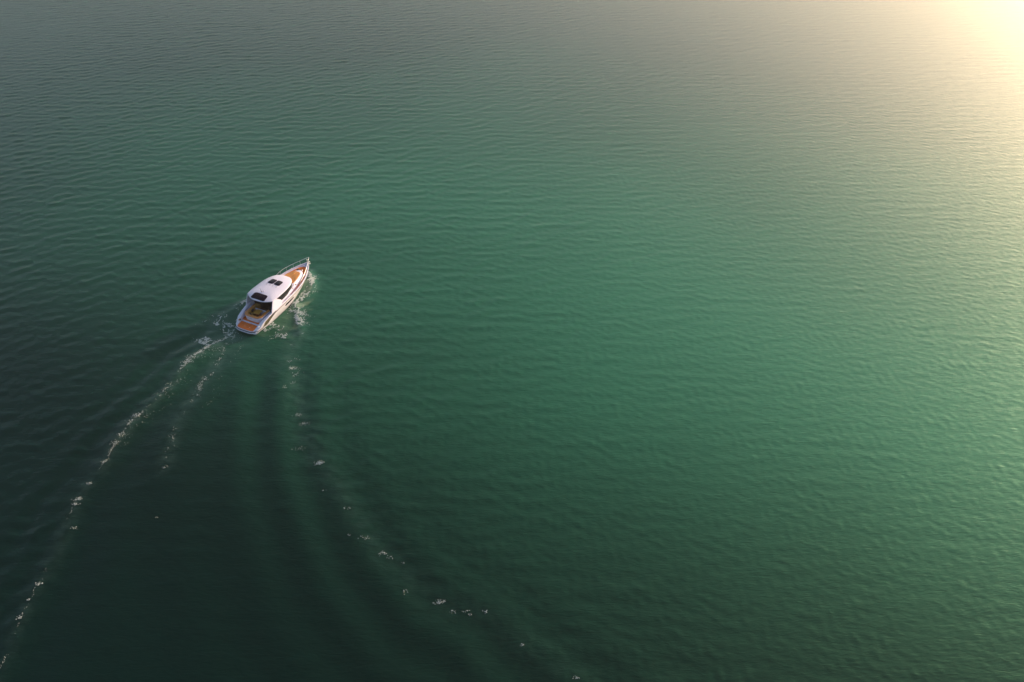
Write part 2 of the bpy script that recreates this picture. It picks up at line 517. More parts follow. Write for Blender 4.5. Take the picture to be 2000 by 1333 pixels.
def hull_side(x, t):
    """point on the topsides: t = 0 at the chine, 1 at the sheer"""
    cy, cz, sy, sz = chine_y(x), chine_z(x), sheer_y(x), sheer_z(x)
    bulge = 0.06 * math.sin(math.pi * t)
    y = cy + (sy - cy) * (t ** 0.85) + bulge * min(1, (12.95 - x) / 3)
    return (y, cz + (sz - cz) * t)

rings = []
for x in XS:
    half = [(0.0, keel_z(x))]
    half.append((chine_y(x) * 0.55, keel_z(x) * 0.5 + chine_z(x) * 0.5 - 0.03))
    for t in (0, 0.2, 0.4, 0.6, 0.8, 1.0):
        half.append(hull_side(x, t))
    ring = [(stern_round(x, y), y, z) for y, z in half[::-1]] + [(stern_round(x, y), -y, z) for y, z in half[1:]]
    rings.append(ring)
hull = loft("hull", rings, M_HULL, yacht, closed=False, caps=False, smooth=True)
nring = len(rings[0])
tr_verts = rings[0]
tf = [(i, i + 1, nring - 2 - i, nring - 1 - i) for i in range(nring // 2 - 1)] + [(nring // 2 - 1, nring // 2, nring // 2 + 1)]
fix_normals(mesh_obj("transom", [(v[0] - 0.002, v[1], v[2]) for v in tr_verts], tf, M_HULL, yacht))
m_ = hull.modifiers.new("edge", 'EDGE_SPLIT'); m_.split_angle = R(40)

# rubbing strake: dark band with a pale lip, low at the stern; along the topsides its black paints the sheer line's shadow
for s in (1, -1):
    pts, pts2 = [], []
    for x in np.linspace(0.0, 12.6, 46):
        t = 0.86 if x > 3.5 else float(np.interp(x, [0, 1.0, 2.2, 3.5], [0.80, 0.50, 0.55, 0.86]))
        y, z = hull_side(x, t)
        pts.append((stern_round(x, y), s * (y + 0.015), z))
    tube("strake_sheer_shade", pts, [0.035 if p[0] < 4 else 0.022 for p in pts], M_BLACK if s else M_BLACK, yacht, n=6)
yy = np.linspace(-1.40, 1.40, 15)
tube("transom_strake", [(stern_round(0, y) - 0.03, y, 0.42) for y in yy], 0.035, M_BLACK, yacht, n=6)
# bathing platform lip that stands proud of the transom
lip = [(stern_round(0, y) - 0.10, y) for y in np.linspace(-1.46, 1.46, 17)]
lip += [(stern_round(0.3, y) + 0.1, y) for y in np.linspace(1.46, -1.46, 17)]
prism("platform_lip", lip, 0.20, 0.36, M_WHITE, yacht, bev=0.03)
# antifouling stripe at the waterline
for s in (1, -1):
    rr = []
    for x in np.linspace(0.3, 11.6, 40):
        y, z = hull_side(x, 0.02)
        rr.append([(x, s * (y + 0.012), z + 0.03), (x, s * (y + 0.012), z - 0.05)])
    loft("boot_stripe", rr, M_ANTI, yacht, closed=False, caps=False)

# bulwark: cap from the sheer inwards and the inner face down to the deck
inner_y = lambda x: sheer_y(x) - float(np.interp(x, [0, 1.5, 2.6, 3.6, 9, 12, 12.95], [0.42, 0.44, 0.30, 0.14, 0.13, 0.13, 0.02]))
def deck_z(x):
    return float(np.interp(x, [0, 1.24, 1.26, 3.1, 3.3, 5, 7, 9, 11, 12.95], [0.50, 0.50, 0.62, 0.62, 1.18, 1.32, 1.42, 1.58, 1.74, 1.92]))
for s in (1, -1):
    rr = []
    for x in [0.02] + XS[1:-1] + [12.9]:
        sy, sz = sheer_y(x), sheer_z(x)
        iy = max(inner_y(x), 0.004)
        lift = 0.05 * float(np.interp(x, [0, 0.4, 12, 12.95], [0.2, 1, 1, 0.3]))
        rr.append([(stern_round(x, p), s * p, q) for p, q in ((sy + 0.012, sz - 0.03), (sy + 0.008, sz + lift * 0.7), (sy - 0.04 if sy > 0.1 else sy * 0.7, sz + lift), (iy + 0.03 if iy > 0.05 else iy, sz + lift), (iy, sz + lift * 0.6), (iy - 0.01 if iy > 0.02 else iy * 0.5, deck_z(x) - 0.10))])
    bevel(loft("bulwark", rr, M_WHITE, yacht, closed=False, caps=False, smooth=True), 0.01)

# olive recess panel in each quarter, aft of the superstructure fin
for s in (1, -1):
    p = []
    for x, t in ((1.35, 0.55), (1.75, 0.93), (2.5, 0.95), (3.25, 0.93), (2.75, 0.62), (2.2, 0.42), (1.7, 0.40)):
        y, z = hull_side(x, t)
        p.append((x, s * (y + 0.020), z))
    c = tuple(np.mean(np.array(p), 0))
    q = [(v[0], v[1] - s * 0.09, v[2]) for v in p]
    fix_normals(mesh_obj("quarter_panel", p + q + [c], [(i, (i + 1) % 7, 14) for i in range(7)] + [(i, (i + 1) % 7, 7 + (i + 1) % 7, 7 + i) for i in range(7)], M_OLIVE, yacht))
    p = []
    for x, t in ((2.35, 0.90), (3.3, 0.97), (3.75, 0.97), (3.3, 0.80)):
        y, z = hull_side(x, t)
        p.append((x, s * (y + 0.030), z))
    q = [(v[0], v[1] - s * 0.09, v[2]) for v in p]
    fix_normals(mesh_obj("quarter_scoop", p + q, [(0, 1, 2, 3)] + [(i, (i + 1) % 4, 4 + (i + 1) % 4, 4 + i) for i in range(4)], M_BLACK, yacht))
    # long hull window amidships
    top, bot = [], []
    for x in np.linspace(5.45, 7.05, 9):
        a = hull_side(x, 0.70 if x < 6.95 else 0.64); b_ = hull_side(x, 0.50 if x > 5.55 else 0.57)
        top.append((x + 0.10, s * (a[0] + 0.012), a[1])); bot.append((x - 0.10, s * (b_[0] + 0.012), b_[1]))
    loft("hull_window", [[a, b_, (b_[0], b_[1] - s * 0.07, b_[2]), (a[0], a[1] - s * 0.07, a[2])] for a, b_ in zip(top, bot)], M_GLASS, yacht)
    top, bot = [], []
    for x in np.linspace(8.4, 9.2, 5):
        a = hull_side(x, 0.66); b_ = hull_side(x, 0.52)
        top.append((x + 0.06, s * (a[0] + 0.012), a[1])); bot.append((x - 0.06, s * (b_[0] + 0.012), b_[1]))
    if s > 0:
        loft("hull_window", [[a, b_, (b_[0], b_[1] - s * 0.07, b_[2]), (a[0], a[1] - s * 0.07, a[2])] for a, b_ in zip(top, bot)], M_GLASS, yacht)

# main deck sheet (white) under everything
def deck_sheet(name, x0, x1, n, inset, dz, mat):
    rr = []
    for x in np.linspace(x0, x1, n):
        w = max(inner_y(x) - inset, 0.01)
        rr.append([(stern_round(x, y), y, deck_z(x) + dz) for y in np.linspace(-w, w, 13)])
    return loft(name, rr, mat, yacht, closed=False, caps=False)
deck_sheet("deck", 6.8, 12.9, 24, 0.0, 0.0, M_WHITE)
for s in (1, -1):
    loft("side_deck", [[(x, s * 1.50, deck_z(x)), (x, s * inner_y(x), deck_z(x))] for x in np.linspace(3.3, 6.8, 12)], M_WHITE, yacht, closed=False, caps=False)
deck_sheet("cockpit_sole", 1.26, 3.3, 8, 0.0, 0.004, M_WHITE)
deck_sheet("platform_base", 0.02, 1.24, 8, 0.0, -0.02, M_WHITE)
box("cockpit_step", (1.25, 0, 0.56), (0.05, 2.9, 0.13), M_WHITE, yacht, 0.012)
# teak on the bathing platform and on the walkway round the sofa
def teak_sheet(name, x0, x1, inset, z, parent=None):
    n = 9
    top = []
    for x in np.linspace(x0, x1, n):
        w = inner_y(x) - inset
        top.append([(stern_round(x, y) + (0.06 if x == x0 else 0), y, z) for y in np.linspace(-w, w, 11)])
    o = loft(name, top, M_TEAK, parent or yacht, closed=False, caps=False)
    sm = o.modifiers.new("thick", 'SOLIDIFY'); sm.thickness = 0.018; sm.offset = 1
    return o
teak_sheet("bathing_platform_teak", 0.06, 1.20, 0.04, 0.50)
teak_sheet("cockpit_teak", 1.30, 3.25, 0.03, 0.63)
# shower / vent recess in the port wing, hatch grips on the platform
box("wing_vent", (1.02, 1.335, 0.80), (0.30, 0.06, 0.22), M_BLACK, yacht, 0.02)
box("wing_vent_trim", (1.02, 1.36, 0.80), (0.38, 0.05, 0.30), M_TRIM, yacht, 0.02)
for s in (1, -1):
    box("platform_grip", (0.62, s * 0.35, 0.522), (0.10, 0.05, 0.012), M_STEEL, yacht, 0.004)
    # stern cleats
    t = tube("stern_cleat", [(0.62, s * (sheer_y(0.6) - 0.13), 0.80), (0.90, s * (sheer_y(0.9) - 0.13), 0.93)], 0.02, M_STEEL, yacht, n=6)

# ---- cockpit sofa
def u_path(hw, xa, xf, r, n=10):
    """open U: from starboard forward end, round the aft side, to port forward end"""
    pts = [(xf, -hw)]
    for k in range(n + 1):
        a = -math.pi / 2 - k * (math.pi / 2) / n
        pts.append((xa + r + r * math.cos(a), -hw + r + r * math.sin(a)))
    for k in range(n + 1):
        a = math.pi - k * (math.pi / 2) / n
        pts.append((xa + r + r * math.cos(a), hw - r + r * math.sin(a)))
    pts.append((xf, hw))
    return pts
CY = -0.02
def u_solid(name, hw, xa, xf, r, w, z0, z1, mat, flare=0.0, bev=0.02):
    out0 = u_path(hw, xa, xf, r)
    out1 = u_path(hw + flare, xa - flare, xf, r)
    inn = u_path(hw - w, xa + w, xf, max(r - w * 0.6, 0.05))
    rr = []
    for a, b_, c in zip(out0, out1, inn):
        rr.append([(a[0], a[1] + CY, z0), (b_[0], b_[1] + CY, z1), (c[0], c[1] + CY, z1), (c[0], c[1] + CY, z0)])
    o = loft(name, rr, mat, yacht)
    if bev: bevel(o, bev)
    return o
u_solid("sofa_shell", 1.16, 1.56, 3.45, 0.62, 0.16, 0.64, 1.30, M_WHITE, flare=0.07, bev=0.04)
u_solid("sofa_coaming", 1.24, 1.49, 3.45, 0.66, 0.30, 1.302, 1.38, M_TRIM, bev=0.025)
u_solid("sofa_seat", 0.99, 1.73, 3.40, 0.48, 0.50, 0.64, 1.02, M_CUSH, bev=0.05)
u_solid("sofa_backrest", 0.985, 1.735, 3.40, 0.48, 0.13, 1.03, 1.34, M_CUSH, bev=0.05)
# table with leaf and pedestal
tb = prism("cockpit_table", [(2.45, -0.36), (2.36, -0.28), (2.36, 0.32), (2.45, 0.40), (3.12, 0.40), (3.20, 0.32), (3.20, -0.28), (3.12, -0.36)], 1.16, 1.20, mat_simple("honey_oak", (0.55, 0.28, 0.05), 0.35, var=0.15, scale=5), yacht, bev=0.012)
tube("table_leg", [(2.8, 0.02, 0.64), (2.8, 0.02, 1.165)], 0.045, M_STEEL, tb)
for x, y, c, a in ((2.02, -0.55, M_DCUSH, 0.5), (2.30, -0.86, M_DCUSH, 1.2), (2.02, 0.45, M_DCUSH, -0.6), (2.75, 0.80, M_DCUSH, 1.6)):
    o = box("scatter_cushion", (x, y + CY, 1.19), (0.12, 0.36, 0.34), c, yacht, 0.05, rot=(0, R(-18), a))  # loose scatter cushions lying on the sofa
# script-like mark across the sofa shell (too small to read)
pts = []
for k in range(60):
    t = k / 59
    y = 0.52 - 0.62 * t
    pts.append((1.515 - 0.002, y, 1.06 + 0.035 * math.sin(t * 34) * (1.4 - t)))
tube("name_script", pts, 0.010, M_GREY, yacht, n=5)

# ---- saloon / wheelhouse
cab_y = spline([(3.3, 1.62), (5.0, 1.66), (7.0, 1.52), (8.2, 1.30), (8.8, 1.10)])
ROOF_EDGE = 2.72
# floor and furniture inside
prism("saloon_floor", [(3.3, -1.55), (8.2, -1.25), (8.2, 1.25), (3.3, 1.55)], 0.66, 0.70, M_FLOOR, yacht)
for s in (1, -1):
    # lower cabin side (white) from deck to window sill
    rr = []
    for x in np.linspace(3.3, 8.3, 14):
        y = cab_y(x)
        sill = float(np.interp(x, [3.3, 6.4, 7.0, 8.3], [1.62, 1.78, 1.98, 2.05]))
        rr.append([(x, s * (y + 0.04), 0.70), (x, s * y, sill), (x, s * (y - 0.06), sill), (x, s * (y - 0.03), 0.70)])
    loft("cabin_side", rr, M_WHITE, yacht)
    # side windows, three panes with mullions between them
    def pane(x0, x1, nm, mat, off=0.0, inset=0.0):
        r2 = []
        for x in np.linspace(x0, x1, 6):
            y = cab_y(x) - 0.02
            sill = float(np.interp(x, [3.3, 6.4, 7.0, 8.3], [1.62, 1.78, 1.98, 2.05])) + 0.005
            top = ROOF_EDGE + 0.10
            yt = y - 0.10
            r2.append([(x, s * (y + off), sill), (x + 0.0, s * (yt + off), top), (x, s * (yt + off - 0.02), top), (x, s * (y + off - 0.02), sill)])
        return loft(nm, r2, mat, yacht)
    pane(4.0, 5.28, "side_window", M_GLASS)
    pane(5.33, 6.55, "side_window", M_GLASS)
    pane(6.60, 7.65, "side_window", M_GLASS)
    pane(5.285, 5.325, "window_mullion", M_BLACK, 0.012)
    pane(6.555, 6.595, "window_mullion", M_BLACK, 0.012)
    # hand rail outside the window
    tube("side_handrail", [(4.6, s * 1.74, 1.74), (5.2, s * 1.75, 1.84), (6.6, s * 1.70, 1.92), (6.75, s * 1.62, 1.86)], 0.022, M_WHITE, yacht, n=6)
    # fin that carries the after end of the roof
    yf = 1.80
    out = [(2.92, 1.34), (3.25, 2.05), (3.60, 2.78), (4.15, 2.78), (4.60, 2.42), (4.98, 2.10), (5.05, 1.86), (4.90, 1.50), (4.3, 1.42), (3.5, 1.38)]
    ring_o = [(x, s * (yf + 0.10 - 0.10 * (z - 1.3) / 1.5 + 0.05 * math.sin((x - 2.6) * 1.2)), z) for x, z in out]
    ring_i = [(x, v[1] - s * 0.09, z) for (x, z), v in zip(out, ring_o)]
    bevel(loft("roof_fin", [ring_o, ring_i], M_WHITE, yacht), 0.02)
# windscreen: raked, wraps round the front
rr = []
for k in range(13):
    a = -1 + 2 * k / 12
    yb, yt = 1.36 * a, 1.22 * a
    xb = 8.62 - 0.95 * abs(a) ** 2.4
    xt = 7.95 - 0.55 * abs(a) ** 2.4
    rr.append([(xb, yb, 2.02), (xt, yt, ROOF_EDGE + 0.12), (xt - 0.03, yt, ROOF_EDGE + 0.12), (xb - 0.03, yb, 2.02)])
for a0, a1 in ((0, 4), (4, 8), (8, 12)):
    loft("windscreen", rr[a0:a1 + 1], M_GLASS, yacht)
for k in (4, 8):
    p0, p1 = rr[k][0], rr[k][1]
    tube("windscreen_post", [p0, p1], 0.03, M_WHITE, yacht, n=6)
# black sheets added to paint the shade inside the open saloon
for y0, y1 in ((-1.50, -0.52), (-0.50, 0.50), (0.52, 1.50)):
    box("saloon_shade_sheet", (4.05, (y0 + y1) / 2, 1.70), (0.03, y1 - y0, 1.98), M_SALOON_SHADE, yacht, 0)
# helm seats and console inside
for y in (-0.75, 0.55):
    hs = box("helm_seat", (5.2, y, 1.20), (0.50, 0.55, 0.14), M_WHITE, yacht, 0.05)
    box("helm_seat_back", (4.94, y, 1.58), (0.14, 0.52, 0.66), M_WHITE, hs, 0.05, rot=(0, R(-10), 0))
    tube("helm_seat_post", [(5.2, y, 0.70), (5.2, y, 1.14)], 0.06, M_STEEL, hs)
box("helm_console", (6.9, -0.6, 1.30), (0.7, 1.2, 1.1), M_DCUSH, yacht, 0.05)
box("saloon_settee", (4.4, 1.05, 0.95), (1.6, 0.7, 0.5), M_CUSH, yacht, 0.06)
box("galley_counter", (4.2, -1.15, 1.10), (1.3, 0.6, 0.8), M_DCUSH, yacht, 0.03)

# ---- hard top
half_out = [(2.90, 0.0), (2.94, 0.5), (3.07, 1.0), (3.32, 1.45), (3.55, 1.74), (3.85, 1.84), (4.6, 1.89), (5.6, 1.86), (6.4, 1.80), (7.1, 1.66), (7.7, 1.43), (8.1, 1.15), (8.34, 0.80), (8.46, 0.40), (8.50, 0.0)]
hx = spline([(i, p[0]) for i, p in enumerate(half_out)]); hy = spline([(i, p[1]) for i, p in enumerate(half_out)])
pp = [(hx(t), hy(t)) for t in np.linspace(0, 14, 49)]
OUT = pp[:-1] + [(x, -y) for x, y in pp[::-1]][:-1]
RC = (5.4, 0.0)
_ang = np.array([math.atan2(y - RC[1], x - RC[0]) for x, y in OUT]); _rad = np.array([math.hypot(x - RC[0], y - RC[1]) for x, y in OUT])
_o = np.argsort(_ang); _ang, _rad = _ang[_o], _rad[_o]
def roof_z(x, y):
    d = math.hypot(x - RC[0], y - RC[1])
    a = math.atan2(y - RC[1], x - RC[0])
    r = d / float(np.interp(a, _ang, _rad, period=2 * math.pi))
    return 3.06 - 0.26 * min(r, 1) ** 2.6 - 0.06 * max(0.0, (x - 6.5) / 2.0) ** 2
rr = []
RS = (0.02, 0.2, 0.4, 0.55, 0.7, 0.8, 0.88, 0.94, 0.98, 1.0)
for r in RS:
    rr.append([(RC[0] + (x - RC[0]) * r, RC[1] + (y - RC[1]) * r, roof_z(RC[0] + (x - RC[0]) * r, RC[1] + (y - RC[1]) * r)) for x, y in OUT])
edge = rr[-1]
rr.append([(x, y, z - 0.07) for x, y, z in edge])
for r, dz in ((0.97, 0.12), (0.6, 0.10), (0.02, 0.10)):
    rr.append([(RC[0] + (x - RC[0]) * r, y * r, roof_z(RC[0] + (x - RC[0]) * r, y * r) - dz) for x, y, z in edge])
roof = loft("hard_top", rr, M_WHITE, yacht, smooth=True)

def roof_patch(name, outline, h, mat, parent=None, n=6):
    """panel that follows the camber of the roof; outline is 4 corners, subdivided"""
    a, b_, c, d = [np.array(v) for v in outline]
    verts, faces = [], []
    for i in range(n + 1):
        for j in range(n + 1):
            u_, v_ = i / n, j / n
            q = (a * (1 - u_) + b_ * u_) * (1 - v_) + (d * (1 - u_) + c * u_) * v_
            # round the corners a little
            verts.append((q[0], q[1], roof_z(q[0], q[1]) + h))
    for i in range(n):
        for j in range(n):
            k = i * (n + 1) + j
            if (i in (0, n - 1)) and (j in (0, n - 1)):
                # clipped corner
                quad = [k, k + n + 1, k + n + 2, k + 1]
                drop = {(0, 0): 0, (n - 1, 0): 1, (n - 1, n - 1): 2, (0, n - 1): 3}[(i, j)]
                quad.pop(drop)
                faces.append(tuple(quad))
            else:
                faces.append((k, k + n + 1, k + n + 2, k + 1))
    o = fix_normals(mesh_obj(name, verts, faces, mat, parent or yacht, True))
    sm = o.modifiers.new("thick", 'SOLIDIFY'); sm.thickness = 0.022; sm.offset = -1
    return o
sp_ = roof_patch("solar_panel", [(3.08, 0.98), (3.08, -0.98), (4.02, -0.92), (4.02, 0.92)], 0.022, M_SOLAR, n=9)
for k in range(1, 6):
    y = 0.84 - 1.68 * k / 6
    tube("panel_seam", [(3.14, y * 1.05, roof_z(3.14, y) + 0.024), (3.5, y * 1.02, roof_z(3.5, y) + 0.024), (3.88, y, roof_z(3.88, y) + 0.024)], 0.006, M_BLACK, sp_, n=4)
for s in (1, -1):
    ht = roof_patch("roof_hatch", [(6.12, s * 0.05), (6.12, s * 0.86), (7.04, s * 0.80), (7.04, s * 0.05)], 0.035, M_SOLAR, n=7)
    roof_patch("hatch_glass", [(6.32, s * 0.16), (6.32, s * 0.66), (6.84, s * 0.62), (6.84, s * 0.16)], 0.040, M_GLASS, ht, n=5)
    for y in (0.22, 0.70):
        tube("hatch_rail", [(5.70, s * y, roof_z(5.70, y) + 0.02), (6.06, s * y, roof_z(6.06, y) + 0.02)], 0.016, M_GREY, yacht, n=6)
ant = tube("antenna", [(4.34, 0.30, roof_z(4.34, 0.3)), (4.34, 0.30, roof_z(4.34, 0.3) + 0.12), (4.27, 0.36, roof_z(4.34, 0.3) + 0.55)], [0.03, 0.018, 0.008], M_GREY, yacht, n=6)
box("antenna_base", (4.34, 0.24, roof_z(4.34, 0.24) + 0.02), (0.16, 0.10, 0.07), M_GREY, ant, 0.02)
tube("roof_light", [(4.45, 0.0, roof_z(4.45, 0) - 0.01), (4.45, 0, roof_z(4.45, 0) + 0.10), (4.45, 0, roof_z(4.45, 0) + 0.14)], [0.05, 0.05, 0.02], M_WHITE, yacht, n=10)

# ---- foredeck
coach_y = spline([(6.9, 1.44), (7.8, 1.34), (8.6, 1.20), (9.4, 1.02), (10.2, 0.80), (10.8, 0.56), (11.1, 0.30), (11.2, 0.02)])
coach_z = spline([(6.9, 2.03), (8.6, 2.02), (10.2, 1.99), (11.2, 1.90)])
rr = []
for x in [6.9, 7.3, 7.8, 8.2, 8.6, 9.0, 9.4, 9.8, 10.2, 10.5, 10.8, 11.0, 11.12, 11.2]:
    w, z, dz = coach_y(x), coach_z(x), deck_z(x) - 0.03
    rr.append([(x, y, q) for y, q in ((-w - 0.08, dz), (-w - 0.02, dz + (z - dz) * 0.7), (-w + 0.07 if w > 0.1 else 0, z - 0.02), (-w * 0.6, z + 0.015), (0, z + 0.02), (w * 0.6, z + 0.015), (w - 0.07 if w > 0.1 else 0, z - 0.02), (w + 0.02, dz + (z - dz) * 0.7), (w + 0.08, dz))])
loft("coachroof", rr, M_WHITE, yacht, closed=False, caps=False, smooth=True)
# sunpad: two cushions and a head bolster
def pad(name, x0, x1, y0f, y1f, z0f, th, n=8):
    lo, hi = [], []
    xs_ = np.linspace(x0, x1, n)
    left = [(x, y1f(x)) for x in xs_]; right = [(x, y0f(x)) for x in xs_[::-1]]
    outl = left + right
    return prism(name, outl, lambda x, y: coach_z(x) - 0.005, lambda x, y: coach_z(x) + th, M_PAD, yacht, bev=0.04)
pad_w = spline([(8.1, 1.06), (8.8, 1.00), (9.6, 0.84), (10.2, 0.66), (10.5, 0.50), (10.66, 0.28)])
pad("sunpad", 8.35, 10.66, lambda x: 0.008, pad_w, None, 0.10, 10)
pad("sunpad", 8.35, 10.66, lambda x: -pad_w(x), lambda x: -0.008, None, 0.10, 10)
# teak side decks and foredeck apron
for s in (1, -1):
    rr = []
    for x in np.concatenate([np.linspace(3.6, 11.0, 26), np.linspace(11.1, 12.05, 8)]):
        o_ = inner_y(x) - 0.05 - (0.06 if x > 9 else 0)
        i_ = coach_y(x) + 0.15 if x < 11.0 else (0.42 * max(0, (11.2 - x) / 0.2) if x < 11.2 else 0.0)
        if x < 6.9: i_ = cab_y(x) + 0.10
        if x > 11.7: o_ *= 1 - ((x - 11.7) / 0.42) ** 2 * 0.75
        if o_ - i_ < 0.03: i_ = o_ - 0.03
        rr.append([(x, s * i_, deck_z(x) + 0.018), (x, s * o_, deck_z(x) + 0.018)])
    o = loft("side_deck_teak", rr, M_TEAK, yacht, closed=False, caps=False)
    sm = o.modifiers.new("thick", 'SOLIDIFY'); sm.thickness = 0.016; sm.offset = -1
    # vents in the coachroof side, mid cleats, side stanchion feet
    for x in (7.62, 8.5):
        box("coachroof_vent", (x, s * (coach_y(x) + 0.035), 1.86), (0.24, 0.07, 0.13), M_BLACK, yacht, 0.015, rot=(0, 0, -s * 0.16))
    for x in (6.4, 10.9):
        tube("deck_cleat", [(x - 0.12, s * (sheer_y(x) - 0.07), sheer_z(x) + 0.10), (x - 0.05, s * (sheer_y(x) - 0.07), sheer_z(x) + 0.085), (x + 0.05, s * (sheer_y(x) - 0.07), sheer_z(x) + 0.085), (x + 0.12, s * (sheer_y(x) - 0.07), sheer_z(x) + 0.10)], 0.018, M_STEEL, yacht, n=6)
# fore seat / anchor gear
prism("bow_seat", [(10.95, 0.18), (11.12, 0.56), (11.34, 0.50), (11.22, 0.10)], 1.76, 1.93, M_DCUSH, yacht, bev=0.04)
tube("windlass", [(11.30, -0.16, 1.76), (11.30, -0.16, 1.86), (11.30, -0.16, 1.88), (11.30, -0.16, 1.96)], [0.10, 0.10, 0.06, 0.07], M_STEEL, yacht, n=12)
lk = prism("anchor_locker", [(12.12, -0.26), (12.12, 0.26), (12.55, 0.16), (12.55, -0.16)], 1.86, 1.905, M_WHITE, yacht, bev=0.015)
box("locker_latch", (12.34, 0.07, 1.915), (0.12, 0.10, 0.03), M_BLACK, lk, 0.01)
box("bow_roller", (12.92, 0, 2.05), (0.42, 0.12, 0.07), M_STEEL, yacht, 0.01)
anc = tube("anchor", [(12.98, 0, 2.06), (13.14, 0, 1.98), (13.20, 0, 1.78), (13.10, 0, 1.62)], [0.025, 0.03, 0.035, 0.02], M_STEEL, yacht, n=6)
for s in (1, -1):
    tube("anchor_fluke", [(13.14, 0, 1.66), (13.12, s * 0.12, 1.70), (13.05, s * 0.17, 1.84)], [0.03, 0.03, 0.01], M_STEEL, anc, n=6)
# pulpit rail
rail_l = []
for x in (8.55, 8.8, 9.3, 10, 10.8, 11.5, 12.1, 12.6, 12.95):
    zz = float(np.interp(x, [8.55, 8.8, 9.5, 13], [1.80, 2.16, 2.38, 2.70]))
    rail_l.append((x, sheer_y(x) - 0.05 if x < 12.6 else max(sheer_y(x) - 0.0, 0.14), zz))
rail = rail_l + [(13.12, 0.0, 2.72)] + [(x, -y, z) for x, y, z in rail_l[::-1]]
pr = tube("pulpit_rail", rail, 0.028, M_STEEL, yacht, n=6)
for x in (9.4, 10.3, 11.2, 12.05, 12.75):
    for s in (1, -1):
        zz = float(np.interp(x, [8.55, 8.8, 9.5, 13], [1.80, 2.16, 2.38, 2.70]))
        y = s * (sheer_y(x) - 0.05 if x < 12.6 else 0.12)
        tube("rail_stanchion", [(x - 0.03, y, sheer_z(x) + 0.04), (x, y, zz)], 0.014, M_STEEL, pr, n=6)

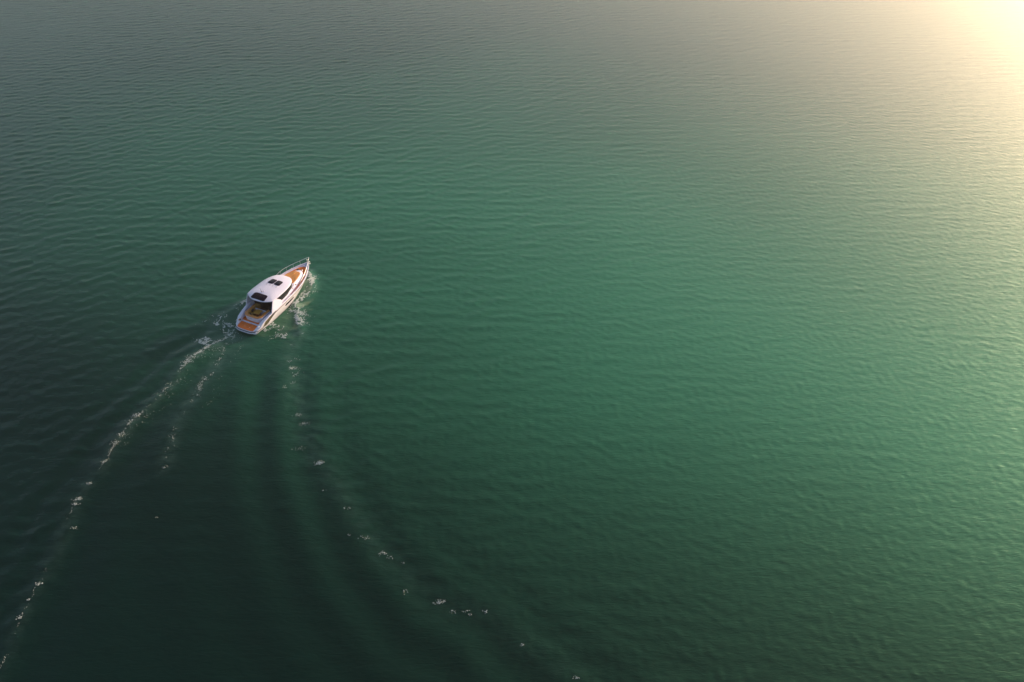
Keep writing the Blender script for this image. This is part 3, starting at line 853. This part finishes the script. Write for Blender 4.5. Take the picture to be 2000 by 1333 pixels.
# ------------------------------------------------------------------ wake foam: flecks and clots of froth on the surface
def build_foam():
    pts = []            # x, y, size, elongation angle
    def streak(poly, n, width, size, fal=None, patch=0.5, a0=0.0, a1=1e9, shift=0.0, scale=0.5, lace=0.10):
        P = densify(poly, 0.25)
        seg = np.hypot(*np.diff(P, axis=0).T)
        arc = np.concatenate([[0], np.cumsum(seg)])
        tot = min(arc[-1], a1)
        s = a0 + (tot - a0) * RNG.random(n * 4)
        if fal: keep = RNG.random(len(s)) < np.exp(-(s - a0) / fal); s = s[keep]
        x = np.interp(s, arc, P[:, 0]); y = np.interp(s, arc, P[:, 1])
        i = np.clip(np.searchsorted(arc, s) - 1, 0, len(P) - 2)
        t = P[i + 1] - P[i]; L = np.hypot(t[:, 0], t[:, 1]) + 1e-9
        nx, ny = -t[:, 1] / L, t[:, 0] / L
        off = RNG.normal(0, 1, len(s)) * width + shift
        x = x + nx * off; y = y + ny * off
        # clumping: broken along the streak, lacy inside it
        big = fbm(x * scale * 0.4 + 31, y * scale * 0.4 + 11, 2)
        fine = np.abs(fbm(x * 1.9, y * 1.9, 3) - 0.5) * 2
        k = (big > patch) & (fine < lace + 0.45 * np.clip(big - patch, 0, 1))
        x, y, i = x[k], y[k], i[k]
        ang = np.arctan2(t[:, 1], t[:, 0])[k]
        m = min(len(x), n)
        for a in range(m):
            pts.append((x[a], y[a], size * (0.45 + 0.9 * RNG.random() ** 2), ang[a] + RNG.normal(0, 0.5)))
    # bow wave to starboard: thick crest, then lace falling back along the hull
    streak(BOW_S, 2200, 0.14, 0.042, None, 0.20, 0.0, 7.5, lace=0.2)
    streak(BOW_S, 1500, 0.40, 0.045, None, 0.40, 1.0, 9.0)
    streak(BOW_S, 2000, 0.16, 0.036, None, 0.32, 6.0, 20.0, scale=1.2, lace=0.11)
    streak(BOW_S, 1200, 0.55, 0.042, None, 0.46, 8.0, 24.0, scale=1.2)
    streak([zpx(*p) for p in [(1270, 360), (1290, 440), (1300, 540), (1240, 620), (1170, 690)]], 900, 0.40, 0.045, None, 0.45, scale=1.0)
    streak([zpx(*p) for p in [(1120, 760), (1040, 860), (960, 960), (900, 1040), (860, 1110)]], 700, 0.8, 0.040, None, 0.52, scale=1.0)
    streak([zpx(*p) for p in [(1100, 1000), (1030, 1100), (960, 1180), (920, 1290), (960, 1340)]], 700, 0.7, 0.040, None, 0.50, scale=1.0)
    streak([zpx(*p) for p in [(830, 960), (800, 1040), (690, 1110), (620, 1150)]], 300, 0.25, 0.04, None, 0.5, scale=1.0)
    streak([ground(*p) for p in [(555, 650), (552, 676), (563, 700), (572, 719), (573, 747)]], 420, 0.45, 0.035, None, 0.50, scale=1.0)
    # port side bow wave and the lace beside the stern
    streak(BOW_P, 1100, 0.22, 0.045, None, 0.40, 9.0, scale=1.0)
    streak(BOW_P, 700, 0.16, 0.045, None, 0.34, 1.0, 9.0, scale=1.0)
    streak(BOW_P, 900, 0.8, 0.040, None, 0.48, 9.0, scale=1.0)
    streak([ground(*p) for p in [(447, 632), (428, 648), (412, 662), (395, 672)]], 700, 0.7, 0.038, None, 0.5, scale=1.0)
    # long left arm, second and third streak
    streak(ARM_L, 1000, 0.12, 0.028, None, 0.28, a1=9, scale=1.2, lace=0.13)
    streak(ARM_L, 650, 0.10, 0.022, 9, 0.38, a0=6, a1=24, scale=1.2, lace=0.12)
    streak(ARM_L, 700, 0.55, 0.022, 9, 0.42, a1=20, shift=0.5, scale=1.2)
    streak(ARM_L, 260, 0.06, 0.018, None, 0.50, 14.0, scale=0.9)
    streak(ARM_C, 800, 0.15, 0.022, 9, 0.36, scale=1.4)
    streak(ARM_C, 420, 0.22, 0.020, None, 0.48, 5.0, scale=1.4)
    streak(ARM_D, 200, 0.25, 0.018, 9, 0.50, scale=1.4)
    # right arm: scattered breaking tops (photo pixel, number of flecks, width in metres)
    for px, py, n, w in ((572, 719, 60, 0.16), (566, 706, 20, 0.12), (573, 747, 14, 0.15), (557, 757, 12, 0.15), (581, 810, 26, 0.14), (593, 827, 46, 0.16), (623, 905, 120, 0.14), (585, 876, 18, 0.2), (632, 958, 5, 0.05), (680, 992, 14, 0.12), (748, 1080, 26, 0.12), (765, 1088, 14, 0.14), (788, 1099, 6, 0.08), (857, 1176, 50, 0.11), (866, 1174, 16, 0.07), (884, 1193, 14, 0.10), (909, 1194, 12, 0.10), (920, 1201, 12, 0.08), (948, 1195, 14, 0.07), (1020, 1260, 12, 0.05), (1126, 1325, 16, 0.08), (712, 1050, 12, 0.2), (682, 1046, 6, 0.05), (790, 1156, 14, 0.12),
                        (267, 812, 46, 0.16), (258, 822, 20, 0.12), (240, 850, 22, 0.2), (225, 868, 30, 0.16), (205, 905, 14, 0.12), (176, 946, 26, 0.09), (155, 976, 44, 0.13), (148, 986, 30, 0.09), (145, 1032, 12, 0.08), (76, 1142, 24, 0.09), (55, 1173, 12, 0.06), (40, 1206, 18, 0.10), (376, 700, 60, 0.25), (368, 708, 60, 0.22), (306, 1011, 5, 0.04), (320, 915, 6, 0.04)):
        gx, gy = ground(px, py)
        for k in range(n):
            a = RNG.normal(0, 1, 2) * w * np.array([1.5, 0.8])
            pts.append((gx + a[0], gy + a[1], 0.026 * (0.5 + RNG.random()), RNG.random() * 3))
    P = np.array(pts)
    # nothing on top of the hull
    u = (P[:, 0] - BOAT_O[0]) * AX[0] + (P[:, 1] - BOAT_O[1]) * AX[1]
    v = np.abs((P[:, 0] - BOAT_O[0]) * PT[0] + (P[:, 1] - BOAT_O[1]) * PT[1])
    hull_w = np.array([chine_y(min(max(a, 0), 12.95)) if -0.2 < a < 12.2 else -1 for a in u])
    P = P[v > hull_w + 0.10]
    z, _, _ = water_height(P[:, 0], P[:, 1])
    n = len(P)
    K = 6
    th = RNG.random(n)[:, None] * 6.28 + np.arange(K)[None, :] * (2 * math.pi / K)
    rad = P[:, 2:3] * (0.65 + 0.7 * RNG.random((n, K)))
    ex = np.cos(th) * rad * 1.5; ey = np.sin(th) * rad * 0.8
    ca, sa = np.cos(P[:, 3])[:, None], np.sin(P[:, 3])[:, None]
    X = P[:, 0:1] + ex * ca - ey * sa; Y = P[:, 1:2] + ex * sa + ey * ca
    Zr = np.repeat((z - 0.01)[:, None], K, 1)
    top = np.stack([P[:, 0], P[:, 1], z + 0.02 + P[:, 2] * (0.35 + 0.5 * RNG.random(n))], -1)
    verts = np.concatenate([np.stack([X, Y, Zr], -1), top[:, None, :]], 1).reshape(-1, 3)
    base = (np.arange(n) * (K + 1))[:, None]
    j = np.arange(K)[None, :]
    tri = np.stack([np.broadcast_to(base + j, (n, K)), base + (j + 1) % K, np.broadcast_to(base + K, (n, K))], -1).reshape(-1, 3).astype(np.int32)
    me = bpy.data.meshes.new("wake_foam")
    me.vertices.add(len(verts)); me.vertices.foreach_set('co', verts.astype(np.float32).ravel())
    me.loops.add(tri.size); me.loops.foreach_set('vertex_index', tri.ravel())
    me.polygons.add(len(tri))
    me.polygons.foreach_set('loop_start', np.arange(0, tri.size, 3, dtype=np.int32))
    me.polygons.foreach_set('loop_total', np.full(len(tri), 3, dtype=np.int32))
    me.update()
    me.polygons.foreach_set('use_smooth', np.ones(len(tri), dtype=bool))
    me.materials.append(M_FOAM)
    o = bpy.data.objects.new("wake_foam", me)
    COL.objects.link(o)
    o['kind'] = 'stuff'
    o['label'] = "white froth flecks trailing behind and beside the yacht in its wake"
    o['category'] = "foam"
    return n
NF = build_foam()

# ------------------------------------------------------------------ haze
if HAZE_DENSITY > 0:
    hm = bpy.data.materials.new("haze_air")
    hm.use_nodes = True
    hn = hm.node_tree.nodes
    hn.clear()
    ho = hn.new('ShaderNodeOutputMaterial')
    pv = hn.new('ShaderNodeVolumePrincipled')
    pv.inputs['Color'].default_value = (0.95, 0.95, 0.96, 1)
    pv.inputs['Density'].default_value = HAZE_DENSITY
    pv.inputs['Anisotropy'].default_value = HAZE_G
    hm.node_tree.links.new(pv.outputs[0], ho.inputs['Volume'])
    L = 6100.0
    W = 14000.0
    vv = [(sx * W, sy * L, z) for sx in (-1, 1) for sy in (-1, 1) for z in (-1.8, CAM_H + 3.0)]
    hz = fix_normals(mesh_obj("haze", vv, [(0, 1, 3, 2), (4, 6, 7, 5), (0, 4, 5, 1), (2, 3, 7, 6), (0, 2, 6, 4), (1, 5, 7, 3)], hm))
    hz['kind'] = 'stuff'
print("quads", NQ, "foam", NF)
